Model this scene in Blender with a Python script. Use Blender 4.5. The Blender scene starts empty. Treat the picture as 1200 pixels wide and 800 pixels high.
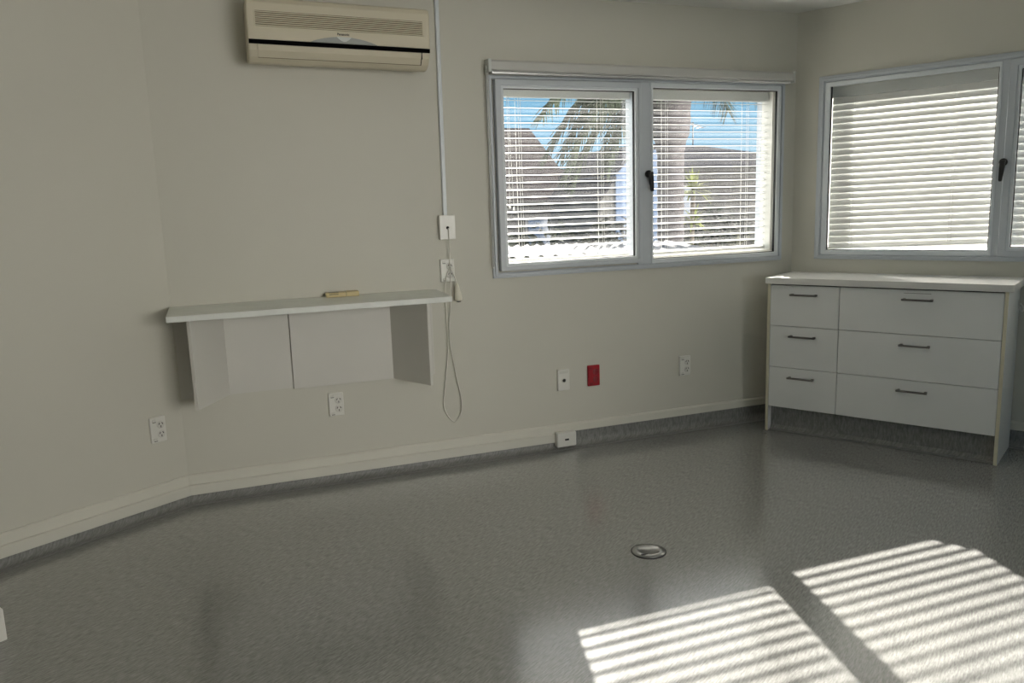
import bpy, bmesh, math, random
from mathutils import Vector, Matrix
R = math.radians
scene = bpy.context.scene
col = scene.collection
random.seed(4)

# ------------------------------------------------------------------ helpers
class MB:
    """collects shapes, then links them as ONE mesh object"""
    def __init__(s): s.bm = bmesh.new()
    def box(s, x0, x1, y0, y1, z0, z1, bev=0.0, seg=2, mat=None):
        x0, x1 = sorted((x0, x1)); y0, y1 = sorted((y0, y1)); z0, z1 = sorted((z0, z1))
        b = bmesh.new()
        bmesh.ops.create_cube(b, size=1)
        for v in b.verts:
            v.co = Vector(((x0+x1)/2 + v.co.x*(x1-x0), (y0+y1)/2 + v.co.y*(y1-y0), (z0+z1)/2 + v.co.z*(z1-z0)))
        if bev > 0:
            bmesh.ops.bevel(b, geom=list(b.edges), offset=bev, segments=seg, affect='EDGES', profile=0.5)
        s.merge(b, mat); return s
    def merge(s, b, mat=None):
        if mat is not None: b.transform(mat)
        b.normal_update()
        vm = [s.bm.verts.new(v.co) for v in b.verts]
        b.verts.index_update()
        for f in b.faces:
            try: nf = s.bm.faces.new([vm[v.index] for v in f.verts]); nf.smooth = f.smooth
            except ValueError: pass
        b.free()
    def prism(s, pts, a0, a1, axis='x', bev=0.0, mat=None, smooth=False):
        """polygon pts swept from a0 to a1 along an axis; pts are the two other coordinates"""
        def mk(p, a):
            if axis == 'x': return Vector((a, p[0], p[1]))
            if axis == 'y': return Vector((p[0], a, p[1]))
            return Vector((p[0], p[1], a))
        b = bmesh.new()
        A = [b.verts.new(mk(p, a0)) for p in pts]; B = [b.verts.new(mk(p, a1)) for p in pts]
        n = len(pts)
        b.faces.new(A); b.faces.new(B[::-1])
        for i in range(n):
            f = b.faces.new((A[i], B[i], B[(i+1) % n], A[(i+1) % n])); f.smooth = smooth
        bmesh.ops.recalc_face_normals(b, faces=b.faces)
        if bev > 0:
            bmesh.ops.bevel(b, geom=list(b.edges), offset=bev, segments=2, affect='EDGES', profile=0.5)
        s.merge(b, mat); return s
    def tube(s, path, r, n=10, r1=None, caps=True):
        path = [Vector(p) for p in path]; b = bmesh.new(); rings = []; up = None
        for i, p in enumerate(path):
            t = (path[min(i+1, len(path)-1)] - path[max(i-1, 0)]).normalized()
            if up is None:
                up = Vector((0, 0, 1)) if abs(t.z) < 0.9 else Vector((1, 0, 0))
            u = (up - t*up.dot(t)).normalized(); up = u; v = t.cross(u)
            rr = r if r1 is None else r + (r1-r)*i/(len(path)-1)
            rings.append([b.verts.new(p + rr*(math.cos(2*math.pi*k/n)*u + math.sin(2*math.pi*k/n)*v)) for k in range(n)])
        for a, c in zip(rings, rings[1:]):
            for k in range(n):
                f = b.faces.new((a[k], a[(k+1) % n], c[(k+1) % n], c[k])); f.smooth = True
        if caps: b.faces.new(rings[0][::-1]); b.faces.new(rings[-1])
        bmesh.ops.recalc_face_normals(b, faces=b.faces)
        s.merge(b); return s
    def lathe(s, prof, n=32, mat=None, smooth=True):
        """prof: (radius, z) from bottom to top, closed on the axis when radius is 0"""
        b = bmesh.new(); rings = []
        for r, z in prof:
            if r < 1e-6: rings.append([b.verts.new((0, 0, z))])
            else: rings.append([b.verts.new((r*math.cos(2*math.pi*k/n), r*math.sin(2*math.pi*k/n), z)) for k in range(n)])
        for a, c in zip(rings, rings[1:]):
            for k in range(n):
                k2 = (k+1) % n
                if len(a) == 1 and len(c) == 1: continue
                if len(a) == 1: f = b.faces.new((a[0], c[k], c[k2]))
                elif len(c) == 1: f = b.faces.new((a[k], a[k2], c[0]))
                else: f = b.faces.new((a[k], a[k2], c[k2], c[k]))
                f.smooth = smooth
        if len(rings[0]) > 1: b.faces.new(rings[0][::-1])
        if len(rings[-1]) > 1: b.faces.new(rings[-1])
        bmesh.ops.recalc_face_normals(b, faces=b.faces)
        s.merge(b, mat); return s
    def ring(s, o, i, y0, y1, bev=0.0):
        """rectangular frame in the x-z plane: o and i are (x0,x1,z0,z1) outer and inner"""
        b = bmesh.new()
        O = [(o[0], o[2]), (o[1], o[2]), (o[1], o[3]), (o[0], o[3])]
        I = [(i[0], i[2]), (i[1], i[2]), (i[1], i[3]), (i[0], i[3])]
        v = {}
        for nm, P in (('o', O), ('i', I)):
            for k, p in enumerate(P):
                for y in (0, 1): v[nm, k, y] = b.verts.new((p[0], (y0, y1)[y], p[1]))
        for k in range(4):
            j = (k+1) % 4
            for y in (0, 1): b.faces.new((v['o', k, y], v['o', j, y], v['i', j, y], v['i', k, y]))
            b.faces.new((v['o', k, 0], v['o', j, 0], v['o', j, 1], v['o', k, 1]))
            b.faces.new((v['i', k, 0], v['i', j, 0], v['i', j, 1], v['i', k, 1]))
        bmesh.ops.recalc_face_normals(b, faces=b.faces)
        if bev > 0:
            bmesh.ops.bevel(b, geom=list(b.edges), offset=bev, segments=1, affect='EDGES', profile=0.5)
        s.merge(b); return s
    def quad(s, *pts):
        s.bm.faces.new([s.bm.verts.new(p) for p in pts]); return s
    def build(s, name, mat, parent=None, loc=None, rot=None):
        me = bpy.data.meshes.new(name); s.bm.to_mesh(me); s.bm.free()
        o = bpy.data.objects.new(name, me); col.objects.link(o)
        me.materials.append(mat)
        if parent is not None: o.parent = parent
        if loc is not None: o.location = loc
        if rot is not None: o.rotation_euler = rot
        return o

def tag(o, label=None, cat=None, group=None, kind=None):
    if label: o['label'] = label
    if cat: o['category'] = cat
    if group: o['group'] = group
    if kind: o['kind'] = kind
    return o
def empty(name, loc=(0, 0, 0), rot=(0, 0, 0)):
    o = bpy.data.objects.new(name, None); col.objects.link(o)
    o.empty_display_size = 0.05; o.location = loc; o.rotation_euler = rot
    return o
def thing(name, label, cat, loc=(0, 0, 0), rot=(0, 0, 0), group=None):
    return tag(empty(name, loc, rot), label, cat, group)
def copy_tree(o, parent=None):
    c = o.copy(); col.objects.link(c)
    if parent is not None: c.parent = parent
    for ch in [x for x in bpy.data.objects if x.parent == o]: copy_tree(ch, c)
    return c

# ------------------------------------------------------------------ materials
def nt(name):
    m = bpy.data.materials.new(name); m.use_nodes = True
    return m, m.node_tree, m.node_tree.nodes['Principled BSDF']
def plain(name, c, rough=0.5, metal=0.0, spec=0.5, var=0.0, scale=8.0, bump=0.0, bscale=200.0):
    m, t, b = nt(name)
    b.inputs['Base Color'].default_value = (*c, 1); b.inputs['Roughness'].default_value = rough
    b.inputs['Metallic'].default_value = metal; b.inputs['Specular IOR Level'].default_value = spec
    tc = t.nodes.new('ShaderNodeTexCoord')
    if var > 0:
        n = t.nodes.new('ShaderNodeTexNoise'); n.inputs['Scale'].default_value = scale; n.inputs['Detail'].default_value = 5
        t.links.new(tc.outputs['Object'], n.inputs['Vector'])
        r = t.nodes.new('ShaderNodeValToRGB')
        r.color_ramp.elements[0].position = 0.3; r.color_ramp.elements[1].position = 0.7
        r.color_ramp.elements[0].color = (*[x*(1-var) for x in c], 1); r.color_ramp.elements[1].color = (*[min(1, x*(1+var)) for x in c], 1)
        t.links.new(n.outputs['Fac'], r.inputs['Fac']); t.links.new(r.outputs['Color'], b.inputs['Base Color'])
    if bump > 0:
        n2 = t.nodes.new('ShaderNodeTexNoise'); n2.inputs['Scale'].default_value = bscale; n2.inputs['Detail'].default_value = 3
        t.links.new(tc.outputs['Object'], n2.inputs['Vector'])
        bp = t.nodes.new('ShaderNodeBump'); bp.inputs['Strength'].default_value = bump; bp.inputs['Distance'].default_value = 0.002
        t.links.new(n2.outputs['Fac'], bp.inputs['Height']); t.links.new(bp.outputs['Normal'], b.inputs['Normal'])
    return m

def vinyl(name, tone=1.0, coat=1.0):
    """grey sheet vinyl with fine dark and light flecks drawn out in one direction"""
    m, t, b = nt(name); L = t.links.new; N = t.nodes.new
    tc = N('ShaderNodeTexCoord')
    mp = N('ShaderNodeMapping'); mp.inputs['Scale'].default_value = (30, 190, 30)
    m0 = N('ShaderNodeMapping'); m0.inputs['Rotation'].default_value = (0, 0, R(-32)); L(tc.outputs['Object'], m0.inputs['Vector'])
    L(m0.outputs['Vector'], mp.inputs['Vector'])
    n = N('ShaderNodeTexNoise'); n.inputs['Scale'].default_value = 1.0; n.inputs['Detail'].default_value = 4; n.inputs['Roughness'].default_value = 0.7
    L(mp.outputs['Vector'], n.inputs['Vector'])
    r = N('ShaderNodeValToRGB'); e = r.color_ramp.elements
    e[0].position = 0.32; e[1].position = 0.68
    e[0].color = (0.18*tone, 0.181*tone, 0.173*tone, 1); e[1].color = (0.37*tone, 0.371*tone, 0.356*tone, 1)
    L(n.outputs['Fac'], r.inputs['Fac'])
    n2 = N('ShaderNodeTexNoise'); n2.inputs['Scale'].default_value = 1.6; n2.inputs['Detail'].default_value = 4
    L(tc.outputs['Object'], n2.inputs['Vector'])
    mx = N('ShaderNodeMix'); mx.data_type = 'RGBA'; mx.blend_type = 'MULTIPLY'; mx.inputs['Factor'].default_value = 0.25
    L(r.outputs['Color'], mx.inputs[6]); L(n2.outputs['Color'], mx.inputs[7])
    L(r.outputs['Color'], b.inputs['Base Color'])
    rr = N('ShaderNodeMapRange'); rr.inputs['To Min'].default_value = 0.10 if coat else 0.35; rr.inputs['To Max'].default_value = 0.24 if coat else 0.45
    L(n2.outputs['Fac'], rr.inputs['Value']); L(rr.outputs['Result'], b.inputs['Roughness'])
    bp = N('ShaderNodeBump'); bp.inputs['Strength'].default_value = 0.03; bp.inputs['Distance'].default_value = 0.001
    L(n.outputs['Fac'], bp.inputs['Height']); L(bp.outputs['Normal'], b.inputs['Normal'])
    b.inputs['Specular IOR Level'].default_value = 0.5
    b.inputs['Coat Weight'].default_value = coat; b.inputs['Coat IOR'].default_value = 1.55; b.inputs['Coat Roughness'].default_value = 0.17   # polyurethane wear layer
    return m

def glass_mat(name, tint=(0.985, 0.985, 0.985), dust=0.0):
    """clear pane: straight transmission + Fresnel reflection (+ a little dust)"""
    m = bpy.data.materials.new(name); m.use_nodes = True; t = m.node_tree; t.nodes.clear()
    N = t.nodes.new; L = t.links.new
    out = N('ShaderNodeOutputMaterial'); tr = N('ShaderNodeBsdfTransparent'); gl = N('ShaderNodeBsdfGlossy')
    tr.inputs['Color'].default_value = (*tint, 1); gl.inputs['Roughness'].default_value = 0.02
    fr = N('ShaderNodeFresnel'); ge = N('ShaderNodeNewGeometry'); io = N('ShaderNodeMapRange')     # same reflectance on both faces of the pane
    io.inputs['To Min'].default_value = 1.45; io.inputs['To Max'].default_value = 1/1.45; L(ge.outputs['Backfacing'], io.inputs['Value']); L(io.outputs['Result'], fr.inputs['IOR'])
    mx = N('ShaderNodeMixShader'); L(fr.outputs['Fac'], mx.inputs['Fac']); L(tr.outputs[0], mx.inputs[1]); L(gl.outputs[0], mx.inputs[2])
    if dust > 0:
        tl = N('ShaderNodeBsdfTranslucent'); tl.inputs['Color'].default_value = (0.9, 0.92, 0.95, 1)
        tc = N('ShaderNodeTexCoord'); no = N('ShaderNodeTexNoise'); no.inputs['Scale'].default_value = 6; no.inputs['Detail'].default_value = 5
        L(tc.outputs['Object'], no.inputs['Vector'])
        mr = N('ShaderNodeMapRange'); mr.inputs['To Min'].default_value = dust*0.5; mr.inputs['To Max'].default_value = dust*1.5
        L(no.outputs['Fac'], mr.inputs['Value'])
        m2 = N('ShaderNodeMixShader'); L(mr.outputs['Result'], m2.inputs['Fac']); L(mx.outputs[0], m2.inputs[1]); L(tl.outputs[0], m2.inputs[2])
        L(m2.outputs[0], out.inputs['Surface'])
    else: L(mx.outputs[0], out.inputs['Surface'])
    return m
def translucent(name, c, amt, rough=0.4):
    m = bpy.data.materials.new(name); m.use_nodes = True; t = m.node_tree; b = t.nodes['Principled BSDF']
    b.inputs['Base Color'].default_value = (*c, 1); b.inputs['Roughness'].default_value = rough
    tl = t.nodes.new('ShaderNodeBsdfTranslucent'); tl.inputs['Color'].default_value = (*c, 1)
    mx = t.nodes.new('ShaderNodeMixShader'); mx.inputs['Fac'].default_value = amt
    t.links.new(b.outputs[0], mx.inputs[1]); t.links.new(tl.outputs[0], mx.inputs[2])
    t.links.new(mx.outputs[0], t.nodes['Material Output'].inputs['Surface'])
    return m
def roof_mat(name, c):
    m, t, b = nt(name); N = t.nodes.new; L = t.links.new
    tc = N('ShaderNodeTexCoord'); w = N('ShaderNodeTexBrick'); w.inputs['Scale'].default_value = 4
    w.inputs['Color1'].default_value = (*c, 1); w.inputs['Color2'].default_value = (*[x*0.75 for x in c], 1)
    w.inputs['Mortar'].default_value = (*[x*0.45 for x in c], 1); w.inputs['Mortar Size'].default_value = 0.03
    L(tc.outputs['Object'], w.inputs['Vector']); L(w.outputs['Color'], b.inputs['Base Color'])
    b.inputs['Roughness'].default_value = 0.95; b.inputs['Specular IOR Level'].default_value = 0.0
    return m

M = dict(
    wall=plain('warm_white_wall_paint', (0.60, 0.585, 0.515), 0.55, var=0.015, scale=1.5, bump=0.03, bscale=300),
    ceil=plain('ceiling_paint', (0.72, 0.72, 0.69), 0.7, var=0.01, scale=2),
    trim=plain('cream_gloss_trim', (0.68, 0.665, 0.59), 0.32, var=0.02, scale=6),
    duct=plain('pale_plastic_trunking', (0.66, 0.645, 0.575), 0.35, var=0.015, scale=6),
    floor=vinyl('grey_fleck_vinyl'), cove=vinyl('grey_cove_vinyl', 0.80, 0.0),
    alu=plain('white_powder_coat', (0.55, 0.585, 0.625), 0.35, var=0.01, scale=5),
    bead=plain('white_glazing_bead', (0.70, 0.74, 0.77), 0.35, var=0.01, scale=5),
    reveal=plain('white_reveal_paint', (0.75, 0.75, 0.70), 0.5, var=0.02, scale=8),
    gasket=plain('black_rubber_gasket', (0.01, 0.01, 0.01), 0.6, var=0.1),
    black=plain('black_handle_plastic', (0.008, 0.008, 0.008), 0.4, var=0.1),
    glass=glass_mat('window_glass', dust=0.012), glass2=glass_mat('outer_window_glass'),
    slat=translucent('white_blind_slat', (0.84, 0.84, 0.81), 0.06), cord=plain('white_blind_cord', (0.75, 0.75, 0.72), 0.7, var=0.03),
    head=plain('blind_headrail_white', (0.62, 0.64, 0.62), 0.45, var=0.02),
    cass=plain('roller_cassette_white', (0.56, 0.555, 0.53), 0.4, var=0.01), rail=plain('roller_bottom_rail', (0.8, 0.8, 0.8), 0.25, metal=0.6, var=0.01),
    cab=plain('white_melamine', (0.79, 0.80, 0.785), 0.38, var=0.012, scale=3), edge=plain('cream_edge_band', (0.66, 0.62, 0.47), 0.45, var=0.03, scale=10),
    top=plain('white_laminate_top', (0.72, 0.715, 0.69), 0.3, var=0.03, scale=5),
    shelf=plain('worn_white_laminate', (0.74, 0.76, 0.72), 0.33, var=0.06, scale=9), panel=plain('white_board', (0.63, 0.615, 0.57), 0.5, var=0.015, scale=4),
    handle=plain('dark_pewter_metal', (0.20, 0.19, 0.18), 0.42, metal=0.7, var=0.1, scale=40),
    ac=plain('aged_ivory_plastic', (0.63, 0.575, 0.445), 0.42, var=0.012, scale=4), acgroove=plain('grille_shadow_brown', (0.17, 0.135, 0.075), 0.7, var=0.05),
    slot=plain('black_outlet_slot', (0.002, 0.002, 0.002), 0.8, spec=0.05, var=0.1), acgrey=plain('grey_display_plastic', (0.36, 0.375, 0.36), 0.25, var=0.02),
    ink=plain('dark_badge_ink', (0.02, 0.02, 0.02), 0.4, var=0.05),
    plate=plain('white_socket_plastic', (0.74, 0.73, 0.68), 0.3, var=0.012), plated=plain('white_socket_insert', (0.66, 0.65, 0.60), 0.3, var=0.012),
    hole=plain('socket_slot_dark', (0.012, 0.012, 0.01), 0.6, var=0.1), red=plain('red_socket_plastic', (0.36, 0.006, 0.016), 0.35, var=0.05, scale=20),
    redd=plain('red_socket_insert', (0.25, 0.004, 0.012), 0.35, var=0.05, scale=20),
    remote=plain('yellowed_remote_plastic', (0.62, 0.51, 0.27), 0.4, var=0.04, scale=20), remd=plain('remote_screen_olive', (0.17, 0.15, 0.07), 0.3, var=0.05),
    steel=plain('brushed_steel', (0.36, 0.36, 0.355), 0.30, metal=0.9, var=0.08, scale=60), steeld=plain('dark_steel_gap', (0.03, 0.03, 0.03), 0.5, metal=0.3, var=0.1),
    pend=plain('white_pendant_plastic', (0.78, 0.74, 0.63), 0.35, var=0.01), wcord=plain('white_cable', (0.72, 0.70, 0.64), 0.45, var=0.02),
    tile=roof_mat('brown_roof_tiles', (0.050, 0.040, 0.040)), tile2=roof_mat('grey_roof_tiles', (0.032, 0.032, 0.038)),
    brick=plain('dark_brick_wall', (0.03, 0.028, 0.027), 0.9, var=0.3, scale=9), glaz=plain('dark_house_window', (0.05, 0.075, 0.12), 0.1, var=0.1),
    blue=plain('blue_painted_wall', (0.06, 0.105, 0.19), 0.7, var=0.08, scale=3), gable=plain('pale_gable_board', (0.08, 0.078, 0.074), 0.7, var=0.06),
    conc=plain('concrete_yard', (0.075, 0.072, 0.066), 0.9, var=0.15, scale=2), sheet=plain('white_roof_sheet', (0.20, 0.20, 0.20), 0.95, spec=0.05, var=0.03),
    bark=plain('palm_bark', (0.06, 0.052, 0.055), 0.95, var=0.35, scale=14, bump=0.5, bscale=20), frond=plain('palm_frond_green', (0.04, 0.052, 0.03), 0.95, spec=0.08, var=0.4, scale=6),
    leafy=plain('yellow_green_leaf', (0.16, 0.18, 0.045), 0.95, spec=0.08, var=0.35, scale=9), leafd=plain('dark_green_leaf', (0.02, 0.026, 0.018), 0.95, spec=0.08, var=0.5, scale=6),
    leafo=plain('olive_leaf', (0.05, 0.05, 0.034), 0.95, spec=0.08, var=0.5, scale=8), twig=plain('brown_stem', (0.09, 0.07, 0.05), 0.9, var=0.2),
)

# ------------------------------------------------------------------ measured layout (metres)
XR = 3.4949; AR = R(-60.2649); AL = R(32.2771); ZC = 2.3936
RROT = (0, 0, AR); RLOC = (XR, 0, 0); LROT = (0, 0, AL)
TH = 0.165                                       # wall thickness
eR = Vector((math.cos(AR), math.sin(AR), 0)); nR = Vector((eR.y, -eR.x, 0))
eL = Vector((-math.cos(AL), -math.sin(AL), 0))

# ------------------------------------------------------------------ room shell
def wall_with_hole(name, x0, x1, holes, loc=(0, 0, 0), rot=(0, 0, 0)):
    m = MB(); xs = x0
    for (a, b, c, d) in holes:
        m.box(xs, a, 0, TH, -0.02, ZC+0.02); m.box(a, b, 0, TH, -0.02, c); m.box(a, b, 0, TH, d, ZC+0.02); xs = b
    m.box(xs, x1, 0, TH, -0.02, ZC+0.02)
    return tag(m.build(name, M['wall'], None, loc, rot), kind='structure')
W1 = (1.605, 3.376, 1.030, 1.966)                # opening in the back wall
W2 = (0.178, 2.02, 1.018, 1.976)                 # opening in the right wall
wall_with_hole('wall_back', -0.06, XR+0.06, [W1])
wall_with_hole('wall_right', -0.06, 3.3, [W2], RLOC, RROT)
wall_with_hole('wall_left', -3.0, 0.06, [], (0, 0, 0), LROT)
pR = Vector(RLOC) + 3.3*eR; pL = 3.0*eL
YB = -5.6
wall_with_hole('wall_east', -pR.y-0.1, -YB, [], (pR.x, 0, 0), (0, 0, R(-90)))
m = MB(); m.box(pL.x-TH, pL.x, YB, pL.y+0.1, -0.02, ZC+0.02); tag(m.build('wall_west', M['wall']), kind='structure')
W_FILL = (1.20, 3.58, 0.60, 2.05)                      # added fill-light window, unseen in the front wall behind the camera
wall_with_hole('wall_front', -pR.x-TH, -pL.x+TH, [(-W_FILL[1], -W_FILL[0], W_FILL[2], W_FILL[3])], (0, YB, 0), (0, 0, R(180)))
room = [(0, 0), (XR, 0), (pR.x, pR.y), (pR.x, YB), (pL.x, YB), (pL.x, pL.y)]
def grow(pts, d):
    c = Vector((sum(p[0] for p in pts)/len(pts), sum(p[1] for p in pts)/len(pts)))
    return [tuple(Vector(p) + (Vector(p)-c).normalized()*d) for p in pts]
m = MB(); m.prism(grow(room, 0.12), -0.12, 0.0, 'z'); tag(m.build('floor', M['floor']), kind='structure')
m = MB(); m.prism(grow(room, 0.12), ZC, ZC+0.12, 'z'); tag(m.build('ceiling', M['ceil']), kind='structure')

# timber skirting + coved vinyl under it
def skirting(name, x0, x1, loc, rot):
    m = MB(); m.prism([(0, 0.0915), (-0.014, 0.0915), (-0.014, 0.130), (-0.008, 0.1386), (0, 0.1386)], x0, x1, 'x')
    return tag(m.build(name, M['trim'], None, loc, rot), kind='structure')
def cove(name, x0, x1, loc, rot):
    pts = [(0, 0.0915), (-0.004, 0.0915), (-0.004, 0.04)]
    for k in range(7):
        a = k/6*math.pi/2
        pts.append((-0.040+0.036*math.cos(a), 0.040-0.0385*math.sin(a)))
    pts += [(-0.050, 0.0012), (-0.052, 0.0), (0, 0.0)]
    m = MB(); m.prism(pts, x0, x1, 'x')
    return tag(m.build(name, M['cove'], None, loc, rot), kind='structure')
dL = 0.02*math.tan(AL/2)
skirting('baseboard_back', -0.004, XR-0.008, (0, 0, 0), (0, 0, 0)); cove('trim_1', 0.0, XR, (0, 0, 0), (0, 0, 0))
skirting('baseboard_left', -3.0, 0.0, (0, 0, 0), LROT); cove('trim_2', -3.0, 0.0, (0, 0, 0), LROT)
skirting('baseboard_right', 0.0, 3.3, RLOC, RROT); cove('trim_3', 0.0, 3.3, RLOC, RROT)

# ------------------------------------------------------------------ windows
def lever(parent, x, z, y, tilt, mirror=1):
    m = MB()
    m.lathe([(0.0, 0), (0.017, 0), (0.0195, 0.004), (0.0195, 0.016), (0.015, 0.022), (0, 0.023)], 20, Matrix.Translation((x, y, z)) @ Matrix.Rotation(R(90), 4, 'X'))
    m.lathe([(0.0, 0), (0.012, 0), (0.012, 0.035), (0.008, 0.040), (0, 0.041)], 16, Matrix.Translation((x, y, z)) @ Matrix.Rotation(R(90), 4, 'X'))
    b = Matrix.Translation((x, y-0.032, z)) @ Matrix.Rotation(R(tilt), 4, 'Y')
    m.prism([(-0.013, 0.008), (0.013, 0.010), (0.012, -0.03), (0.0075, -0.09), (0.004, -0.096), (-0.005, -0.096), (-0.0085, -0.09), (-0.012, -0.03)], -0.010, 0.006, 'y', 0.002, b)
    return m.build('window_handle', M['black'], parent)

def outer_pair(par, W, mull):
    m = MB(); m.ring((W[0]-0.005, W[1]+0.005, W[2]-0.005, W[3]+0.005), (W[0]+0.03, W[1]-0.03, W[2]+0.022, W[3]-0.03), 0.118, 0.160)
    for a, b in mull: m.box(a, b, 0.119, 0.159, W[2]+0.02, W[3]-0.028)
    m.build('outer_frame', M['alu'], par)
    m = MB(); m.box(W[0]+0.02, W[1]-0.02, 0.137, 0.141, W[2]+0.012, W[3]-0.02); g = m.build('outer_pane', M['glass2'], par)

# ---- window in the back wall: opening sash on the left, fixed pane on the right
w1 = tag(empty('window_1', (0, 0, 0)), kind='structure')
m = MB()
m.ring((1.567, 3.4091, 0.975, 2.000), (1.594, 3.3798, 1.003, 1.981), -0.014, 0.020, 0.002)
m.ring((1.576, 3.4000, 0.984, 1.994), (1.590, 3.3838, 0.999, 1.983), -0.022, -0.010, 0.002)
m.box(2.4270, 2.5116, -0.014, 0.118, 1.0, 1.984)
m.build('window_frame', M['alu'], w1)
m = MB(); m.ring((1.604, 2.4419, 1.012, 1.979), (1.637, 2.4227, 1.037, 1.950), -0.034, 0.006, 0.003); sash = m.build('sash', M['alu'], w1)
m = MB(); m.ring((1.634, 2.4257, 1.034, 1.953), (1.650, 2.4085, 1.050, 1.9365), -0.028, 0.004, 0.003); m.build('glazing_bead', M['bead'], sash)
m = MB(); m.ring((1.649, 2.4095, 1.049, 1.9375), (1.653, 2.4045, 1.0535, 1.9325), -0.012, 0.003); m.build('gasket', M['gasket'], sash)
m = MB(); m.box(1.650, 2.4085, -0.006, -0.002, 1.050, 1.9365); m.build('pane', M['glass'], sash)
m = MB(); m.ring((2.5086, 3.3778, 1.002, 1.983), (2.5227, 3.3555, 1.026, 1.956), -0.020, 0.004, 0.003); m.build('glazing_bead', M['bead'], w1)
m = MB(); m.ring((2.5207, 3.3575, 1.024, 1.958), (2.5257, 3.3515, 1.030, 1.952), -0.010, 0.003); m.build('gasket', M['gasket'], w1)
m = MB(); m.box(2.5217, 3.3565, -0.004, 0.000, 1.025, 1.952); m.build('pane', M['glass'], w1)
outer_pair(w1, W1, [(2.4580, 2.5035)])
m = MB(); m.ring((W1[0]-0.001, W1[1]+0.001, W1[2]-0.001, W1[3]+0.001), (W1[0]+0.012, W1[1]-0.028, W1[2]+0.008, W1[3]-0.008), 0.021, 0.117); m.build('reveal_lining', M['reveal'], w1)
lever(w1, 2.4894, 1.497, -0.014, -6)

# ---- window in the right wall
w2 = tag(empty('window_2', RLOC, RROT), kind='structure')
m = MB()
m.ring((0.139, 2.06, 0.979, 2.020), (0.180, 2.02, 1.010, 1.985), -0.014, 0.020, 0.002)
m.ring((0.152, 2.047, 0.992, 2.007), (0.170, 2.029, 1.004, 1.991), -0.022, -0.010, 0.002)
m.box(1.043, 1.079, -0.014, 0.118, 1.0, 1.99)
m.build('window_frame', M['alu'], w2)
m = MB(); m.ring((0.178, 1.050, 1.006, 1.983), (0.207, 1.036, 1.031, 1.958), -0.020, 0.004, 0.003); m.build('glazing_bead', M['bead'], w2)
m = MB(); m.ring((0.205, 1.038, 1.029, 1.960), (0.211, 1.032, 1.035, 1.959), -0.010, 0.003); m.build('gasket', M['gasket'], w2)
m = MB(); m.box(0.206, 1.037, -0.004, 0.000, 1.030, 1.959); m.build('pane', M['glass'], w2)
m = MB(); m.ring((1.083, 2.022, 1.004, 1.985), (1.118, 1.985, 1.036, 1.951), -0.034, 0.006, 0.003); sash = m.build('sash', M['alu'], w2)
m = MB(); m.ring((1.115, 1.988, 1.033, 1.954), (1.133, 1.970, 1.051, 1.936), -0.028, 0.004, 0.003); m.build('glazing_bead', M['bead'], sash)
m = MB(); m.ring((1.131, 1.972, 1.049, 1.938), (1.136, 1.967, 1.054, 1.933), -0.012, 0.003); m.build('gasket', M['gasket'], sash)
m = MB(); m.box(1.132, 1.971, -0.006, -0.002, 1.050, 1.937); m.build('pane', M['glass'], sash)
outer_pair(w2, W2, [(1.045, 1.078)])
m = MB(); m.ring((W2[0]-0.001, W2[1]+0.001, W2[2]-0.001, W2[3]+0.001), (W2[0]+0.010, W2[1]-0.012, W2[2]+0.008, W2[3]-0.010), 0.021, 0.117); m.build('reveal_lining', M['reveal'], w2)
lever(w2, 1.083, 1.483, -0.034, 3)

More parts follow.
